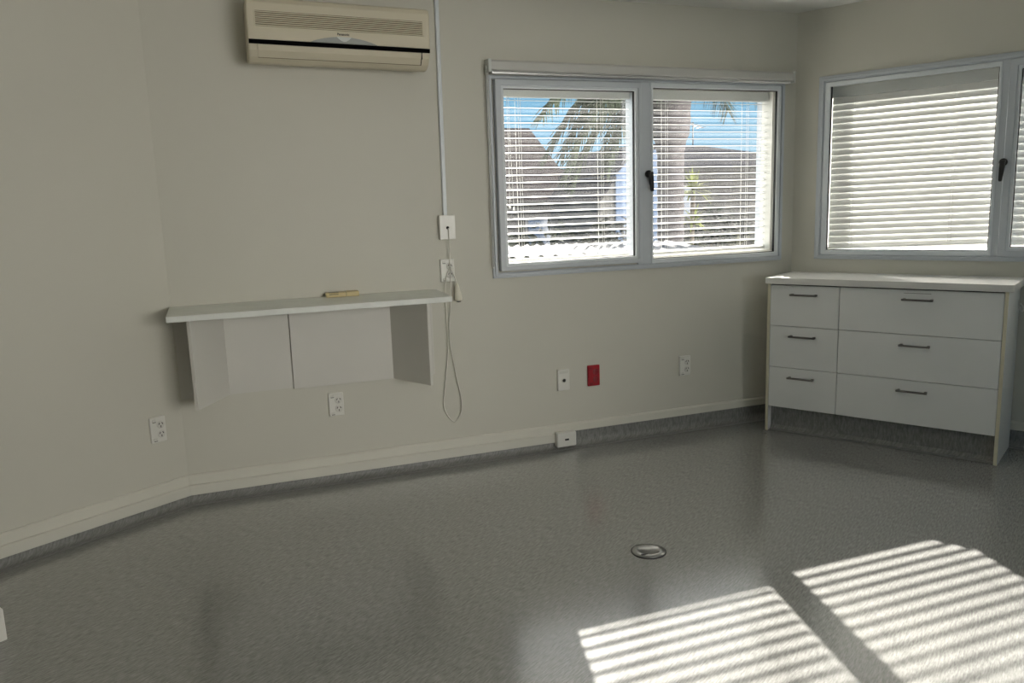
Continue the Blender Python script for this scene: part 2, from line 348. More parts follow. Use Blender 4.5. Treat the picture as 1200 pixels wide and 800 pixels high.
# ---- venetian blinds behind the inner panes
def blind(label, x0, x1, zs, zbot, ztop, slope_deg, w, loc, rot, cords, droop=0.0, pull=None, crown=0.0016):
    """slope_deg: how far the outer edge of each slat is raised"""
    par = thing('venetian_blind', label, 'blind', loc, rot, 'venetian blinds between the panes'); yc = 0.068
    m = MB(); m.box(x0-0.004, x1+0.004, yc-0.022, yc+0.022, zs[0]+0.016, ztop, 0.002); m.build('headrail', M['head'], par)
    a = R(slope_deg); m = MB(); n = 6; tck = 0.0016
    for i, z in enumerate(zs):
        f = i/(len(zs)-1)
        top, bot = [], []
        for k in range(n+1):
            u = (k/n-0.5); cr = crown*(1-4*u*u)
            y, zz = u*w, cr
            top.append((yc + y*math.cos(a) - zz*math.sin(a), z + y*math.sin(a) + zz*math.cos(a)))
            bot.append((yc + y*math.cos(a) - (zz-tck)*math.sin(a), z + y*math.sin(a) + (zz-tck)*math.cos(a)))
        sh = Matrix.Identity(4)
        if droop:
            ang = math.atan2(droop*f*f, x1-x0)
            sh = Matrix.Translation((x0, 0, z)) @ Matrix.Rotation(-ang, 4, 'Y') @ Matrix.Translation((-x0, 0, -z))
        m.prism(top + bot[::-1], x0, x1, 'x', 0, sh)
    m.build('slats', M['slat'], par)
    ang = math.atan2(droop, x1-x0) if droop else 0
    sh = Matrix.Translation((x0, 0, zbot)) @ Matrix.Rotation(-ang, 4, 'Y') @ Matrix.Translation((-x0, 0, -zbot))
    m = MB(); m.box(x0, x1, yc-0.020, yc+0.020, zbot-0.007, zbot+0.006, 0.003, 2, sh); m.build('bottom_rail', M['slat'], par)
    for c in cords:
        m = MB(); r = 0.0011; dz = droop*(c-x0)/(x1-x0)
        for yy in (yc-w*0.5*math.cos(a)-0.001, yc+w*0.5*math.cos(a)+0.001): m.tube([(c, yy, zs[0]+0.018), (c, yy, zbot+dz)], r, 6)
        m.tube([(c+0.012, yc-w*0.5*math.cos(a)-0.002, zs[0]+0.018), (c+0.012, yc-w*0.5*math.cos(a)-0.002, zbot+dz)], r, 6)
        m.build('ladder_cord', M['cord'], par)
    if pull:
        m = MB()
        for k, (px, pz) in enumerate(pull):
            yy = yc-w*0.5-0.010
            m.tube([(px, yy, zs[0]+0.018), (px+0.002, yy, (ztop+pz)/2), (px+0.012*(k % 2), yy, pz)], 0.0012, 6)
            m.lathe([(0, -0.026), (0.006, -0.024), (0.0045, -0.004), (0.0015, 0), (0, 0)], 10, Matrix.Translation((px+0.012*(k % 2), yy, pz)))
        m.build('pull_cord', M['cord'], par)
    return par
zA = [1.889-0.03825*i for i in range(22)]; zB = [1.888-0.03920*i for i in range(22)]
blind('open white venetian blind with pull cords, behind the left pane of the back window', 1.630, 2.410, zA, 1.058, 1.956, 7.0, 0.043, (0, 0, 0), (0, 0, 0), (1.755, 2.235), 0, [(1.690, 1.36), (1.700, 1.345)])
blind('open white venetian blind behind the fixed right pane of the back window', 2.522, 3.332, zB, 1.052, 1.956, 7.0, 0.043, (0, 0, 0), (0, 0, 0), (2.640, 3.185), 0)
zC = [1.886-0.0361*i for i in range(24)]
blind('shut white venetian blind with crooked bottom, behind the pane above the drawer cabinet', 0.195, 1.036, zC, 1.040, 1.962, 73.0, 0.0415, RLOC, RROT, (0.315, 0.832), 0.034)
blind('shut white venetian blind behind the sash cut off at the right edge', 1.092, 2.00, zC[:23], 1.068, 1.962, 73.0, 0.0415, RLOC, RROT, (1.24, 1.85), 0.0)

# ---- roller blind cassette above the back window
rb = thing('roller_blind', 'rolled up white roller blind in a long cassette above the back window', 'roller blind', (1.576, 0, 2.018), (0, R(0.34), 0))
Lr = 1.860
m = MB(); m.prism([(0, 0.0), (-0.052, 0.0), (-0.056, 0.005), (-0.056, 0.040), (-0.045, 0.050), (0, 0.050)], 0.004, Lr-0.004, 'x', 0.001); m.build('cassette', M['cass'], rb)
m = MB(); m.prism([(-0.030, -0.016), (-0.040, -0.016), (-0.042, -0.008), (-0.040, -0.001), (-0.030, -0.001)], 0.012, Lr-0.012, 'x', 0.001); m.build('bottom_rail', M['rail'], rb)
for x0, x1 in ((-0.012, 0.004), (Lr-0.004, Lr+0.006)):
    m = MB(); m.box(x0, x1, -0.060, 0, -0.010, 0.053, 0.003); m.lathe([(0, 0), (0.012, 0), (0.012, 0.006), (0, 0.006)], 16, Matrix.Translation(((x0 if x0 < 0.5 else x1), -0.03, 0.012)) @ Matrix.Rotation(R(-90 if x0 < 0.5 else 90), 4, 'Y'))
    m.build('end_bracket', M['head'], rb)
m = MB()
for dx in (-0.013, -0.0055): m.tube([(dx, -0.028, 0.015), (dx+0.003, -0.024, -0.4), (dx+0.004, -0.022, -0.98)], 0.0022, 6)
m.tube([(-0.013+0.004, -0.022, -0.98), (-0.0095+0.004, -0.022, -0.99), (-0.0055+0.004, -0.022, -0.98)], 0.0022, 6)
m.build('bead_chain', M['cord'], rb)
m = MB(); m.tube([(Lr+0.008, -0.04, 0.030), (Lr+0.014, -0.045, 0.022), (Lr+0.012, -0.05, 0.008), (Lr+0.004, -0.052, 0.0)], 0.0028, 8); m.build('hook', M['head'], rb)

# ------------------------------------------------------------------ air conditioner
ac = thing('air_conditioner', 'old ivory wall mounted air conditioner high on the back wall', 'air conditioner', (0.425, 0, 1.991), (0, R(1.0), 0))
Wd = 0.806; D = 0.2
prof = [(-0.001, 0.030), (-0.100, 0.012), (-0.135, 0.014), (-0.165, 0.030), (-0.186, 0.056), (-0.195, 0.082), (-0.195, 0.098), (-D, 0.100), (-D, 0.250), (-0.192, 0.268), (-0.176, 0.276), (-0.001, 0.276)]
b = bmesh.new()
A = [b.verts.new((0, *p)) for p in prof]; B = [b.verts.new((Wd, *p)) for p in prof]
fa, fb = b.faces.new(A), b.faces.new(B[::-1])
for i in range(len(prof)): b.faces.new((A[i], B[i], B[(i+1) % len(prof)], A[(i+1) % len(prof)]))
bmesh.ops.recalc_face_normals(b, faces=b.faces)
bmesh.ops.bevel(b, geom=list(fa.edges)+list(fb.edges), offset=0.009, segments=3, affect='EDGES', profile=0.5)
m = MB(); m.merge(b); m.build('body', M['ac'], ac)
m = MB(); m.box(0.004, Wd-0.002, -0.2012, -0.192, 0.0805, 0.0985, 0.001); m.build('air_slot', M['slot'], ac)
# inlet grille: a brown recess strip with raised ivory louvres
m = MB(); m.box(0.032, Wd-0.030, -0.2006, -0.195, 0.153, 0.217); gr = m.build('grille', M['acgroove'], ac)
m = MB()
for k in range(8): m.box(0.030, Wd-0.028, -0.2030, -0.1995, 0.1545+k*0.0080, 0.1587+k*0.0080, 0.0006)
for k in range(2): m.box(0.030 if k == 0 else Wd-0.036, 0.036 if k == 0 else Wd-0.028, -0.2026, -0.1995, 0.152, 0.218, 0.001)
m.build('louvres', M['ac'], gr)
# outlet vane on the sloping lower face
def onlow(y, z): return (y, z)
m = MB(); m.prism([(-0.1875, 0.0575), (-0.1955, 0.078), (-0.1975, 0.077), (-0.1895, 0.056), (-0.168, 0.029), (-0.166, 0.0305)], 0.040, Wd-0.042, 'x', 0.0006); m.build('vane', M['ac'], ac)
m = MB(); m.box(Wd-0.0415, Wd-0.0385, -0.1972, -0.185, 0.052, 0.080, 0, 2); m.prism([(-0.1965, 0.0575), (-0.1895, 0.056), (-0.168, 0.029), (-0.160, 0.029), (-0.18, 0.06)], Wd-0.0415, Wd-0.0385, 'x'); m.build('vane_gap', M['slot'], ac)
m = MB(); m.box(0.0392, 0.0400, -0.1968, -0.185, 0.058, 0.080); m.box(0.040, Wd-0.042, -0.170, -0.165, 0.0285, 0.0297); m.build('vane_groove', M['acgroove'], ac)
# grey arched display with a round emblem
pts = [(0.263 + 0.295*k/20, 0.0995 + 0.0275*math.sin(math.pi*k/20)**0.8) for k in range(21)]
m = MB(); m.prism(pts, -0.2035, -0.198, 'y'); dp = m.build('display_panel', M['acgrey'], ac)
m = MB(); m.prism([(0.377+0.068*k/16, 0.127 - 0.020*math.sin(math.pi*k/16)) for k in range(17)], -0.2050, -0.2030, 'y'); m.build('receiver_window', M['head'], dp)
def text(body, size, mat, parent, loc, rot, name='lettering', ext=0.0004, bold=0.0):
    cu = bpy.data.curves.new(name, 'FONT'); cu.body = body; cu.size = size; cu.extrude = ext; cu.align_x = 'CENTER'; cu.align_y = 'CENTER'; cu.offset = bold
    t = bpy.data.objects.new('tmp', cu); col.objects.link(t)
    dg = bpy.context.evaluated_depsgraph_get(); me = bpy.data.meshes.new_from_object(t.evaluated_get(dg))
    bpy.data.objects.remove(t); me.name = name; me.materials.clear(); me.materials.append(mat)
    o = bpy.data.objects.new(name, me); col.objects.link(o); o.parent = parent; o.location = loc; o.rotation_euler = rot
    return o
text('Panasonic', 0.0135, M['ink'], ac, (0.408, -0.2006, 0.1385), (R(90), 0, 0), bold=0.0004)

# ------------------------------------------------------------------ cable conduits, plates and the call pendant
m = MB(); m.prism([(0, -0.010), (-0.012, -0.010), (-0.015, -0.007), (-0.015, 0.007), (-0.012, 0.010), (0, 0.010)], 0, 1.055, 'z', 0, Matrix.Rotation(R(90), 4, 'Z'))
cd = m.build('cable_conduit', M['bead'], None, (1.320, 0, 1.311), (0, R(0.35), 0)); tag(cd, 'slim white cable conduit running down the wall beside the air conditioner', 'conduit')
cpl = thing('cord_plate', 'white box with a cord coming out of its dark hole, below the wall conduit', 'cord outlet', (1.3245, 0, 1.251))
m = MB(); m.box(-0.041, 0.041, -0.030, 0, -0.061, 0.061, 0.003); m.build('box', M['plate'], cpl)
m = MB(); m.lathe([(0, 0), (0.0075, 0), (0.0075, 0.003), (0, 0.003)], 20, Matrix.Translation((0, -0.0295, -0.002)) @ Matrix.Rotation(R(90), 4, 'X')); m.build('hole', M['hole'], cpl)

pn = thing('call_pendant', 'white pear shaped call switch on a thin cord looping down past the shelf end', 'call switch', (1.36, 0, 0.876))
def P(x, y, z): return (x-1.36, y, z-0.88)
def spline(pts, n=8):
    pts = [Vector(p) for p in pts]; out = []
    for i in range(len(pts)-1):
        p0, p1, p2, p3 = pts[max(i-1, 0)], pts[i], pts[i+1], pts[min(i+2, len(pts)-1)]
        for k in range(n):
            t = k/n; out.append(0.5*((2*p1)+(-p0+p2)*t+(2*p0-5*p1+4*p2-p3)*t*t+(-p0+3*p1-3*p2+p3)*t**3))
    return out+[pts[-1]]
m = MB(); m.tube(spline([P(1.3255, -0.0350, 1.2485), P(1.327, -0.0385, 1.243), P(1.3285, -0.033, 1.20), P(1.331, -0.022, 1.10), P(1.331, -0.020, 1.0), P(1.324, -0.016, 0.85), P(1.313, -0.014, 0.68), P(1.336, -0.012, 0.50), P(1.361, -0.012, 0.36), P(1.357, -0.012, 0.285), P(1.322, -0.012, 0.238),
    P(1.285, -0.012, 0.272), P(1.265, -0.012, 0.34), P(1.283, -0.012, 0.48), P(1.302, -0.012, 0.64), P(1.302, -0.014, 0.80), P(1.300, -0.018, 0.94), P(1.312, -0.026, 1.02), P(1.329, -0.032, 1.045), P(1.343, -0.032, 1.02), P(1.359, -0.032, 0.972)]), 0.0027, 8); m.build('cord', M['wcord'], pn)
m = MB(); m.lathe([(0, -0.001), (0.0175, 0), (0.0195, 0.010), (0.0175, 0.035), (0.011, 0.068), (0.007, 0.084), (0.0045, 0.092), (0, 0.094)], 24, Matrix.Translation((0.005, -0.034, 0.0)) @ Matrix.Rotation(R(-4), 4, 'Y')); bd = m.build('switch_body', M['pend'], pn)
m = MB(); m.lathe([(0, -0.007), (0.010, -0.006), (0.012, -0.001), (0, 0)], 20, Matrix.Translation((0.005, -0.034, 0))); m.build('push_button', M['hole'], bd)

# ---- outlets
def outlet(label, loc, rot, mats=(None, None), group='double power outlets'):
    o = thing('power_outlet', label, 'power outlet', loc, rot, group)
    pm, im = mats if mats[0] else (M['plate'], M['plated'])
    m = MB(); m.box(-0.037, 0.037, -0.013, 0, -0.059, 0.059, 0.004); m.build('plate', pm, o)
    for z in (0.044, -0.044):
        m = MB(); m.box(-0.027, -0.009, -0.0155, -0.012, z-0.007, z+0.007, 0.0015); sw = m.build('switch', im, o)
        m = MB(); m.box(-0.026, -0.010, -0.0162, -0.014, z-0.0085, z-0.0062); m.build('switch_shadow_gap', M['hole'] if pm is not M['red'] else M['redd'], sw)
    for z in (0.0215, -0.0215):
        m = MB(); m.lathe([(0, 0), (0.0185, 0), (0.0185, 0.0012), (0.0165, 0.002), (0, 0.002)], 24, Matrix.Translation((0.012, -0.0128, z)) @ Matrix.Rotation(R(90), 4, 'X')); s_ = m.build('socket', im, o)
        m = MB(); hm = M['hole'] if pm is not M['red'] else M['redd']
        for dx, dz, an in ((-0.0075, 0.005, 28), (0.0075, 0.005, -28), (0, -0.0085, 0)):
            m.box(-0.0017, 0.0017, -0.0156, -0.0140, -0.005, 0.005, 0, 2, Matrix.Translation((0.012+dx, 0, z+dz)) @ Matrix.Rotation(R(an), 4, 'Y'))
        m.build('pin_slots', hm, s_)
    return o
outlet('white double power outlet on the angled left wall, just above the skirting', tuple(eL*0.1255 + Vector((0, 0, 0.3945))), LROT)
outlet('white double power outlet low on the back wall, under the wall shelf', (0.712, 0, 0.4005), (0, 0, 0))
outlet('white double power outlet behind the pendant cord, at the right end of the shelf', (1.319, 0, 1.032), (0, 0, 0))
outlet('white double power outlet on the back wall, nearest to the drawer cabinet', (2.737, 0, 0.391), (0, 0, 0))
ro = outlet('red double power outlet on the back wall under the window', (2.141, 0, 0.395), (0, 0, 0), (M['red'], M['redd']), None)
jk = thing('aerial_outlet', 'white wall plate with one round dark socket, left of the red outlet', 'wall plate', (1.955, 0, 0.390))
m = MB(); m.box(-0.036, 0.036, -0.014, 0, -0.060, 0.060, 0.004); pl = m.build('plate', M['plate'], jk)
m = MB(); m.box(-0.026, 0.026, -0.0155, -0.013, 0.036, 0.050, 0.001); m.build('label_strip', M['plated'], jk)
m = MB(); m.lathe([(0.0, 0), (0.0145, 0), (0.0145, 0.003), (0.011, 0.004), (0, 0.004)], 24, Matrix.Translation((0, -0.0135, -0.002)) @ Matrix.Rotation(R(90), 4, 'X')); rg = m.build('collar', M['plated'], jk)
m = MB(); m.lathe([(0, 0), (0.0095, 0), (0.0095, 0.0025), (0, 0.0025)], 20, Matrix.Translation((0, -0.0160, -0.002)) @ Matrix.Rotation(R(90), 4, 'X')); m.build('socket_hole', M['hole'], rg)

# ---- trunking along the skirting, ending in a small box
tr = thing('cable_trunking', 'pale plastic cable trunking fixed below the skirting, left of the small floor box', 'cable trunking', (0, 0, 0))
c = 0.018*math.tan(AL/2)
m = MB(); m.prism([(0.0, 0.0425), (-0.022, 0.0425), (-0.024, 0.045), (-0.024, 0.086), (-0.021, 0.0912), (0.0, 0.0912)], -0.0, 1.900, 'x'); m.build('back_wall_length', M['duct'], tr)
m = MB(); m.prism([(0.0, 0.0425), (-0.022, 0.0425), (-0.024, 0.045), (-0.024, 0.086), (-0.021, 0.0912), (0.0, 0.0912)], -3.0, 0.0, 'x'); o = m.build('left_wall_length', M['duct'], tr); o.rotation_euler = LROT
bx = thing('data_box', 'small white data box at the skirting below the window, end of the trunking', 'data outlet', (1.950, 0, 0.018))
m = MB(); m.box(-0.058, 0.058, -0.050, -0.004, 0, 0.082, 0.006); m.build('housing', M['plate'], bx)
m = MB(); m.box(-0.012, 0.012, -0.0512, -0.049, 0.036, 0.046, 0.0005); m.build('port', M['hole'], bx)

# ------------------------------------------------------------------ wall shelf on gate brackets
sh = thing('wall_shelf', 'white wall mounted shelf on two splayed bracket panels', 'shelf', (0, 0, 0))
m = MB(); m.box(-0.006, 1.254, -0.302, 0, -0.027, 0, 0.0025, 2, Matrix.Translation((0, -0.302, 0.931)) @ Matrix.Rotation(R(2.0), 4, 'X') @ Matrix.Translation((0, 0.302, 0))); m.build('shelf_top', M['shelf'], sh)
m = MB(); m.box(0.006, 0.512, -0.012, 0, 0.508, 0.903); m.build('back_panel', M['panel'], sh)
m = MB(); m.box(0.516, 1.224, -0.018, 0, 0.502, 0.903, 0.001); m.build('back_panel', M['panel'], sh)
def bracket(x0, x1, z0):
    a, b = Vector((x0, -0.012, 0)), Vector((x1, -0.272, 0)); d = (b-a); L = d.length; ang = math.atan2(d.y, d.x)
    m = MB(); m.box(0, L, -0.008, 0.008, z0, 0.901, 0.0012, 2, Matrix.Translation(a) @ Matrix.Rotation(ang, 4, 'Z')); return m.build('bracket', M['panel'], sh)
bracket(0.214, 0.078, 0.507); bracket(1.013, 1.141, 0.502)
rm = thing('remote_control', 'yellowed remote control lying at the back of the wall shelf', 'remote', (0.776, -0.040, 0.9410), (R(1.5), 0, R(-2)))
m = MB(); m.box(-0.080, 0.020, -0.026, 0.026, 0, 0.021, 0.004); m.box(0.016, 0.078, -0.026, 0.026, 0.000, 0.023, 0.004); m.build('remote_body', M['remote'], rm)
m = MB(); m.box(-0.066, -0.022, -0.0275, -0.020, 0.0125, 0.0165, 0.0005); m.box(-0.066, -0.020, -0.018, 0.018, 0.0205, 0.0218, 0.0005); m.build('display', M['remd'], rm)
m = MB(); m.box(0.0145, 0.0165, -0.0265, 0.0265, 0.002, 0.0222, 0.0003); m.build('cover_seam', M['remd'], rm)

# ------------------------------------------------------------------ drawer cabinet in the corner
S0, S1, CD, SP = 0.0184, 1.1964, 0.4047, 0.016
cb = thing('drawer_cabinet', 'white six drawer cabinet with grey bar handles standing in the corner', 'drawer cabinet', RLOC, RROT)
for a, b in ((S0, S0+SP), (S1-SP, S1)):
    m = MB(); m.box(a, b, -CD+0.0012, -0.060 if a < 0.1 else -0.026, 0.0005, 0.8635); sp = m.build('side_panel', M['cab'], cb)
    m = MB(); m.box(a, b, -CD, -CD+0.0012, 0.0005, 0.8635); m.build('edge_band', M['edge'], sp)
m = MB(); m.box(S0+SP, S1-SP, -CD+0.028, -0.064, 0.1525, 0.168); m.box(S0+SP, S1-SP, -0.072, -0.064, 0.1525, 0.86); m.box(0.4079, 0.4239, -CD+0.028, -0.072, 0.168, 0.86); m.box(S0+SP, S1-SP, -CD+0.022, -0.072, 0.850, 0.8635); m.build('carcass', M['hole'], cb)
m = MB(); m.prism([(-CD+0.052, 0.150), (-CD+0.048, 0.150), (-CD+0.048, 0.030), (-CD+0.040, 0.008), (-CD+0.022, 0.0008), (-CD+0.052, 0.0008)], S0+SP, S1-SP, 'x'); m.build('toe_kick', M['cove'], cb)
def bar_handle(x, z, L, par):
    m = MB(); y = -CD-0.030
    m.box(x-L/2, x+L/2, y, y+0.009, z-0.005, z+0.005, 0.002)
    for e in (-1, 1): m.box(x+e*(L/2-0.010)-0.006, x+e*(L/2-0.010)+0.006, y+0.002, -CD+0.004, z-0.0055, z+0.0055, 0.0015)
    return m.build('handle', M['handle'], par)
rows = [(0.6258, 0.8560), (0.3857, 0.6228), (0.1490, 0.3827)]
xm = 0.4159
for k, (z0, z1) in enumerate(rows):
    m = MB(); m.box(S0+SP+0.002, xm-0.0018, -CD+0.001, -CD+0.018, z0, z1, 0.0012); d1 = m.build('drawer', M['cab'], cb)
    bar_handle((0.2265, 0.2245, 0.222)[k], (0.8055, 0.569, 0.330)[k], 0.148, d1)
    m = MB(); m.box(xm+0.0018, S1-SP-0.002, -CD+0.001, -CD+0.018, z0, z1, 0.0012); d2 = m.build('drawer', M['cab'], cb)
    bar_handle((0.803, 0.800, 0.798)[k], (0.8075, 0.569, 0.329)[k], 0.148, d2)
    if k == 0:
        m = MB(); m.box(0.735, 0.862, -CD+0.0004, -CD+0.0014, 0.8385, 0.8405); m.build('seam_line', M['handle'], d2)
m = MB(); hx = S1
m.tube(spline([(hx+0.001, -0.052, 0.772), (hx+0.014, -0.052, 0.762), (hx+0.024, -0.055, 0.744), (hx+0.020, -0.060, 0.730), (hx+0.010, -0.068, 0.735), (hx+0.010, -0.072, 0.755)]), 0.0035, 8)
m.box(hx, hx+0.003, -0.068, -0.036, 0.745, 0.790, 0.001); m.build('hook', M['plate'], cb)
wt = MB(); wt.box(S0-0.008, S1+0.022, -CD-0.020, -0.0015, 0.8640, 0.9000, 0.0025)
wk = wt.build('worktop', M['top'], None, RLOC, RROT); tag(wk, 'white laminate worktop lying on the corner drawer cabinet, sun on its edge', 'worktop')

# ------------------------------------------------------------------ floor outlet and the white block at the left edge
fo = thing('floor_outlet', 'round steel floor outlet cover set in the grey vinyl', 'floor outlet', (1.691, -1.375, 0), (0, 0, R(-30)))
m = MB(); m.lathe([(0, 0.0), (0.0685, 0.0), (0.0685, 0.002), (0.066, 0.0025), (0, 0.0025)], 48); m.build('gap_ring', M['steeld'], fo)
m = MB(); m.lathe([(0, 0.002), (0.0645, 0.002), (0.063, 0.0045), (0.045, 0.0085), (0.044, 0.0085), (0.043, 0.0075), (0, 0.0075)], 48); ld = m.build('lid', M['steel'], fo)
m = MB(); m.box(-0.042, -0.016, -0.040, -0.034, 0.0065, 0.0098, 0.0005, 2, Matrix.Rotation(R(18), 4, 'Z')); m.build('finger_slot', M['steeld'], ld)
m = MB(); m.box(-0.30, 0.0, 0.0, 0.10, 0.0, 0.1080, 0.003)
wb = m.build('floor_block', M['plate'], None, (-0.533, -1.082, 0.0), (0, 0, R(32))); tag(wb, 'low white block on the grey floor, cut off by the left edge of the photo', 'block')

def plain_window(name, W, loc, rot, bars):
    w = tag(empty(name, loc, rot), kind='structure')
    m = MB(); m.ring((W[0]-0.03, W[1]+0.03, W[2]-0.03, W[3]+0.03), (W[0]+0.04, W[1]-0.04, W[2]+0.04, W[3]-0.04), -0.014, 0.05, 0.002)
    for x in bars: m.box(x-0.03, x+0.03, -0.012, 0.048, W[2]+0.03, W[3]-0.03)
    m.build('window_frame', M['alu'], w)
    m = MB(); m.box(W[0]+0.03, W[1]-0.03, 0.016, 0.020, W[2]+0.03, W[3]-0.03); m.build('pane', M['glass2'], w)
    return w
plain_window('fill_window', (-W_FILL[1], -W_FILL[0], W_FILL[2], W_FILL[3]), (0, YB, 0), (0, 0, R(180)), [-2.5])  # unseen window, added to let fill light into the room

# ------------------------------------------------------------------ outside
GZ = -0.6
m = MB(); m.box(-25, 60, 0.6, 70, GZ-0.2, GZ); tag(m.build('ground', M['conc']), kind='structure')
def hip(m, x0, x1, y0, y1, ze, zr, inset0, inset1):
    ym = (y0+y1)/2
    a, b, c_, d = (x0, y0, ze), (x1, y0, ze), (x1, y1, ze), (x0, y1, ze); e, f = (x0+inset0, ym, zr), (x1-inset1, ym, zr)
    for q in ((a, b, f, e), (b, c_, f), (c_, d, e, f), (d, a, e), (d, c_, b, a)): m.quad(*q)
def house(label, rects, wallm, roofm, x0, x1, y0, y1, ze, zr, i0, i1, wins):
    h = thing('house', label, 'house', ((x0+x1)/2, (y0+y1)/2, GZ)); ox, oy = (x0+x1)/2, (y0+y1)/2
    m = MB()
    m.box(x0+0.3-ox, x1-0.3-ox, y0+0.3-oy, y1-0.3-oy, 0, ze-GZ-0.01); m.build('walls', wallm, h)
    m = MB(); hip(m, x0-ox, x1-ox, y0-oy, y1-oy, ze-GZ, zr-GZ, i0, i1); m.build('roof', roofm, h)
    for (a, b, z0, z1) in wins:
        m = MB(); m.box(a-ox, b-ox, y0+0.25-oy, y0+0.35-oy, z0-GZ, z1-GZ); w = m.build('window', M['sheet'], h)
        m = MB(); m.box(a+0.06-ox, b-0.06-ox, y0+0.22-oy, y0+0.30-oy, z0+0.06-GZ, z1-0.06-GZ); m.build('pane', M['glaz'], w)
    return h
house('dark house with a big brown tiled roof beyond the left pane', None, M['brick'], M['tile'], -0.5, 8.38, 13.0, 17.0, 1.49, 3.30, 2.0, 0.51, [(5.5, 6.5, 0.3, 1.1), (7.0, 7.8, 0.3, 1.1)])
house('low brown roofed wing between the big roof and the blue building', None, M['brick'], M['tile'], 8.45, 10.6, 14.5, 17.5, 1.46, 2.34, 0.3, 0.4, [])
h2 = house('distant grey roofed house with a roof aerial beyond the right pane', None, M['brick'], M['tile2'], 11.6, 22.4, 19.0, 25.0, 2.5, 3.42, 5.5, 4.9, [(14.5, 15.6, 0.8, 1.9)])
m = MB(); ox, oy = 17.0, 22.0
m.tube([(17.3-ox, 0, 3.3-GZ), (17.3-ox, 0, 4.25-GZ)], 0.025, 6); m.tube([(16.9-ox, 0, 4.3-GZ), (17.75-ox, 0, 4.07-GZ)], 0.02, 6)
for k in range(5): m.tube([(16.95-ox+k*0.18, -0.3, 4.28-GZ-k*0.05), (16.95-ox+k*0.18, 0.3, 4.28-GZ-k*0.05)], 0.010, 5)
m.build('aerial', M['handle'], h2)
bb = thing('garage', 'blue walled building with a pale gable between the two panes', 'building', (7.45, 9.0, GZ))
m = MB(); m.prism([(-0.35, 0), (0.73, 0), (0.73, 2.31-GZ), (0.10, 2.31-GZ), (-0.35, 1.86-GZ)], 0, 2.4, 'y'); m.build('walls', M['blue'], bb)
m = MB(); m.prism([(-0.66, 0), (-0.36, 0), (-0.36, 1.77-GZ), (-0.66, 1.42-GZ)], 0.05, 2.3, 'y'); m.build('gable_wall', M['gable'], bb)
m = MB(); m.prism([(-0.70, 1.39-GZ), (-0.36, 1.79-GZ), (-0.36, 1.84-GZ), (-0.70, 1.44-GZ)], -0.05, 2.4, 'y'); m.prism([(-0.38, 1.87-GZ), (0.09, 2.34-GZ), (0.78, 2.34-GZ), (0.78, 2.40-GZ), (0.07, 2.40-GZ), (-0.38, 1.93-GZ)], -0.08, 2.5, 'y'); m.build('roof', M['tile2'], bb)

# white corrugated lean-to roof just outside
lt = thing('lean_to_roof', 'white corrugated lean-to roof low outside the left pane', 'lean-to roof', (3.2, 3.6, 0.90))
m = MB(); npt = 60; top = []
for k in range(npt*4+1): top.append((-1.9+3.6*k/(npt*4), 0.022*math.sin(2*math.pi*k/8)))
m.prism(top + [(p[0], p[1]-0.006) for p in top[::-1]], -1.5, 1.6, 'y', 0, Matrix.Rotation(R(-24), 4, 'Z') @ Matrix.Rotation(R(-1.0), 4, 'X')); m.build('sheeting', M['sheet'], lt)
for x, y in ((-1.5, 1.5), (1.6, 0.6), (-2.0, -0.3), (1.0, -1.5)):
    m = MB(); m.box(x-0.04, x+0.04, y-0.04, y+0.04, GZ-0.90, -0.02); m.build('post', M['sheet'], lt)

def leaf_cloud(m, c, r, n, size, seed, squash=1.0):
    rnd = random.Random(seed)
    for _ in range(n):
        while True:
            p = Vector((rnd.uniform(-1, 1), rnd.uniform(-1, 1), rnd.uniform(-1, 1)))
            if 0.35 < p.length < 1: break
        p = Vector((c[0]+p.x*r[0], c[1]+p.y*r[1], c[2]+p.z*r[2]))
        d = Vector((rnd.gauss(0, 1), rnd.gauss(0, 1), rnd.gauss(0, 0.7))).normalized(); s_ = size*rnd.uniform(0.6, 1.4)
        u = d.cross(Vector((rnd.gauss(0, 1), rnd.gauss(0, 1), rnd.gauss(0, 1)))).normalized()
        m.quad(p-d*s_, p+u*s_*0.35, p+d*s_, p-u*s_*0.35)
def shrub(label, loc, blobs, mat, size, n, seed, name='shrub', cat='shrub'):
    o = thing(name, label, cat, loc)
    m = MB()
    for k, (c_, r_) in enumerate(blobs): leaf_cloud(m, c_, r_, n, size, seed+k)
    m.build('foliage', mat, o)
    m = MB(); rnd = random.Random(seed)
    for (c_, r_) in blobs:
        for _ in range(3):
            m.tube([(c_[0]*0.4, c_[1]*0.4, 0), (c_[0]*0.8+rnd.uniform(-.2, .2)*r_[0], c_[1]*0.8, c_[2]*0.55), (c_[0]+rnd.uniform(-.4, .4)*r_[0], c_[1], c_[2]+0.5*r_[2])], 0.022, 6, 0.006)
    m.build('stems', M['twig'], o)
    return o
shrub('bushy olive brown shrub close behind the right half of the right pane', (6.1, 3.2, GZ), [((0.15, 0, 1.30), (0.60, 0.4, 0.85)), ((0.45, 0.1, 1.75), (0.42, 0.3, 0.65)), ((-0.55, 0.0, 0.90), (0.45, 0.3, 0.65))], M['leafo'], 0.06, 560, 11)
shrub('dark green hedge clump behind the lower part of the left pane', (4.9, 7.8, GZ), [((-1.3, 0, 0.8), (1.1, 0.4, 0.85)), ((0.4, 0, 0.85), (1.2, 0.4, 0.85)), ((1.5, 0, 0.9), (0.75, 0.4, 0.85))], M['leafd'], 0.10, 700, 31, 'hedge', 'hedge')
shrub('dark green shrub below the palm trunk behind the right pane', (8.1, 7.6, GZ), [((0.1, 0, 0.95), (0.8, 0.4, 0.95)), ((1.1, 0, 0.9), (0.8, 0.4, 0.9))], M['leafd'], 0.08, 700, 51)
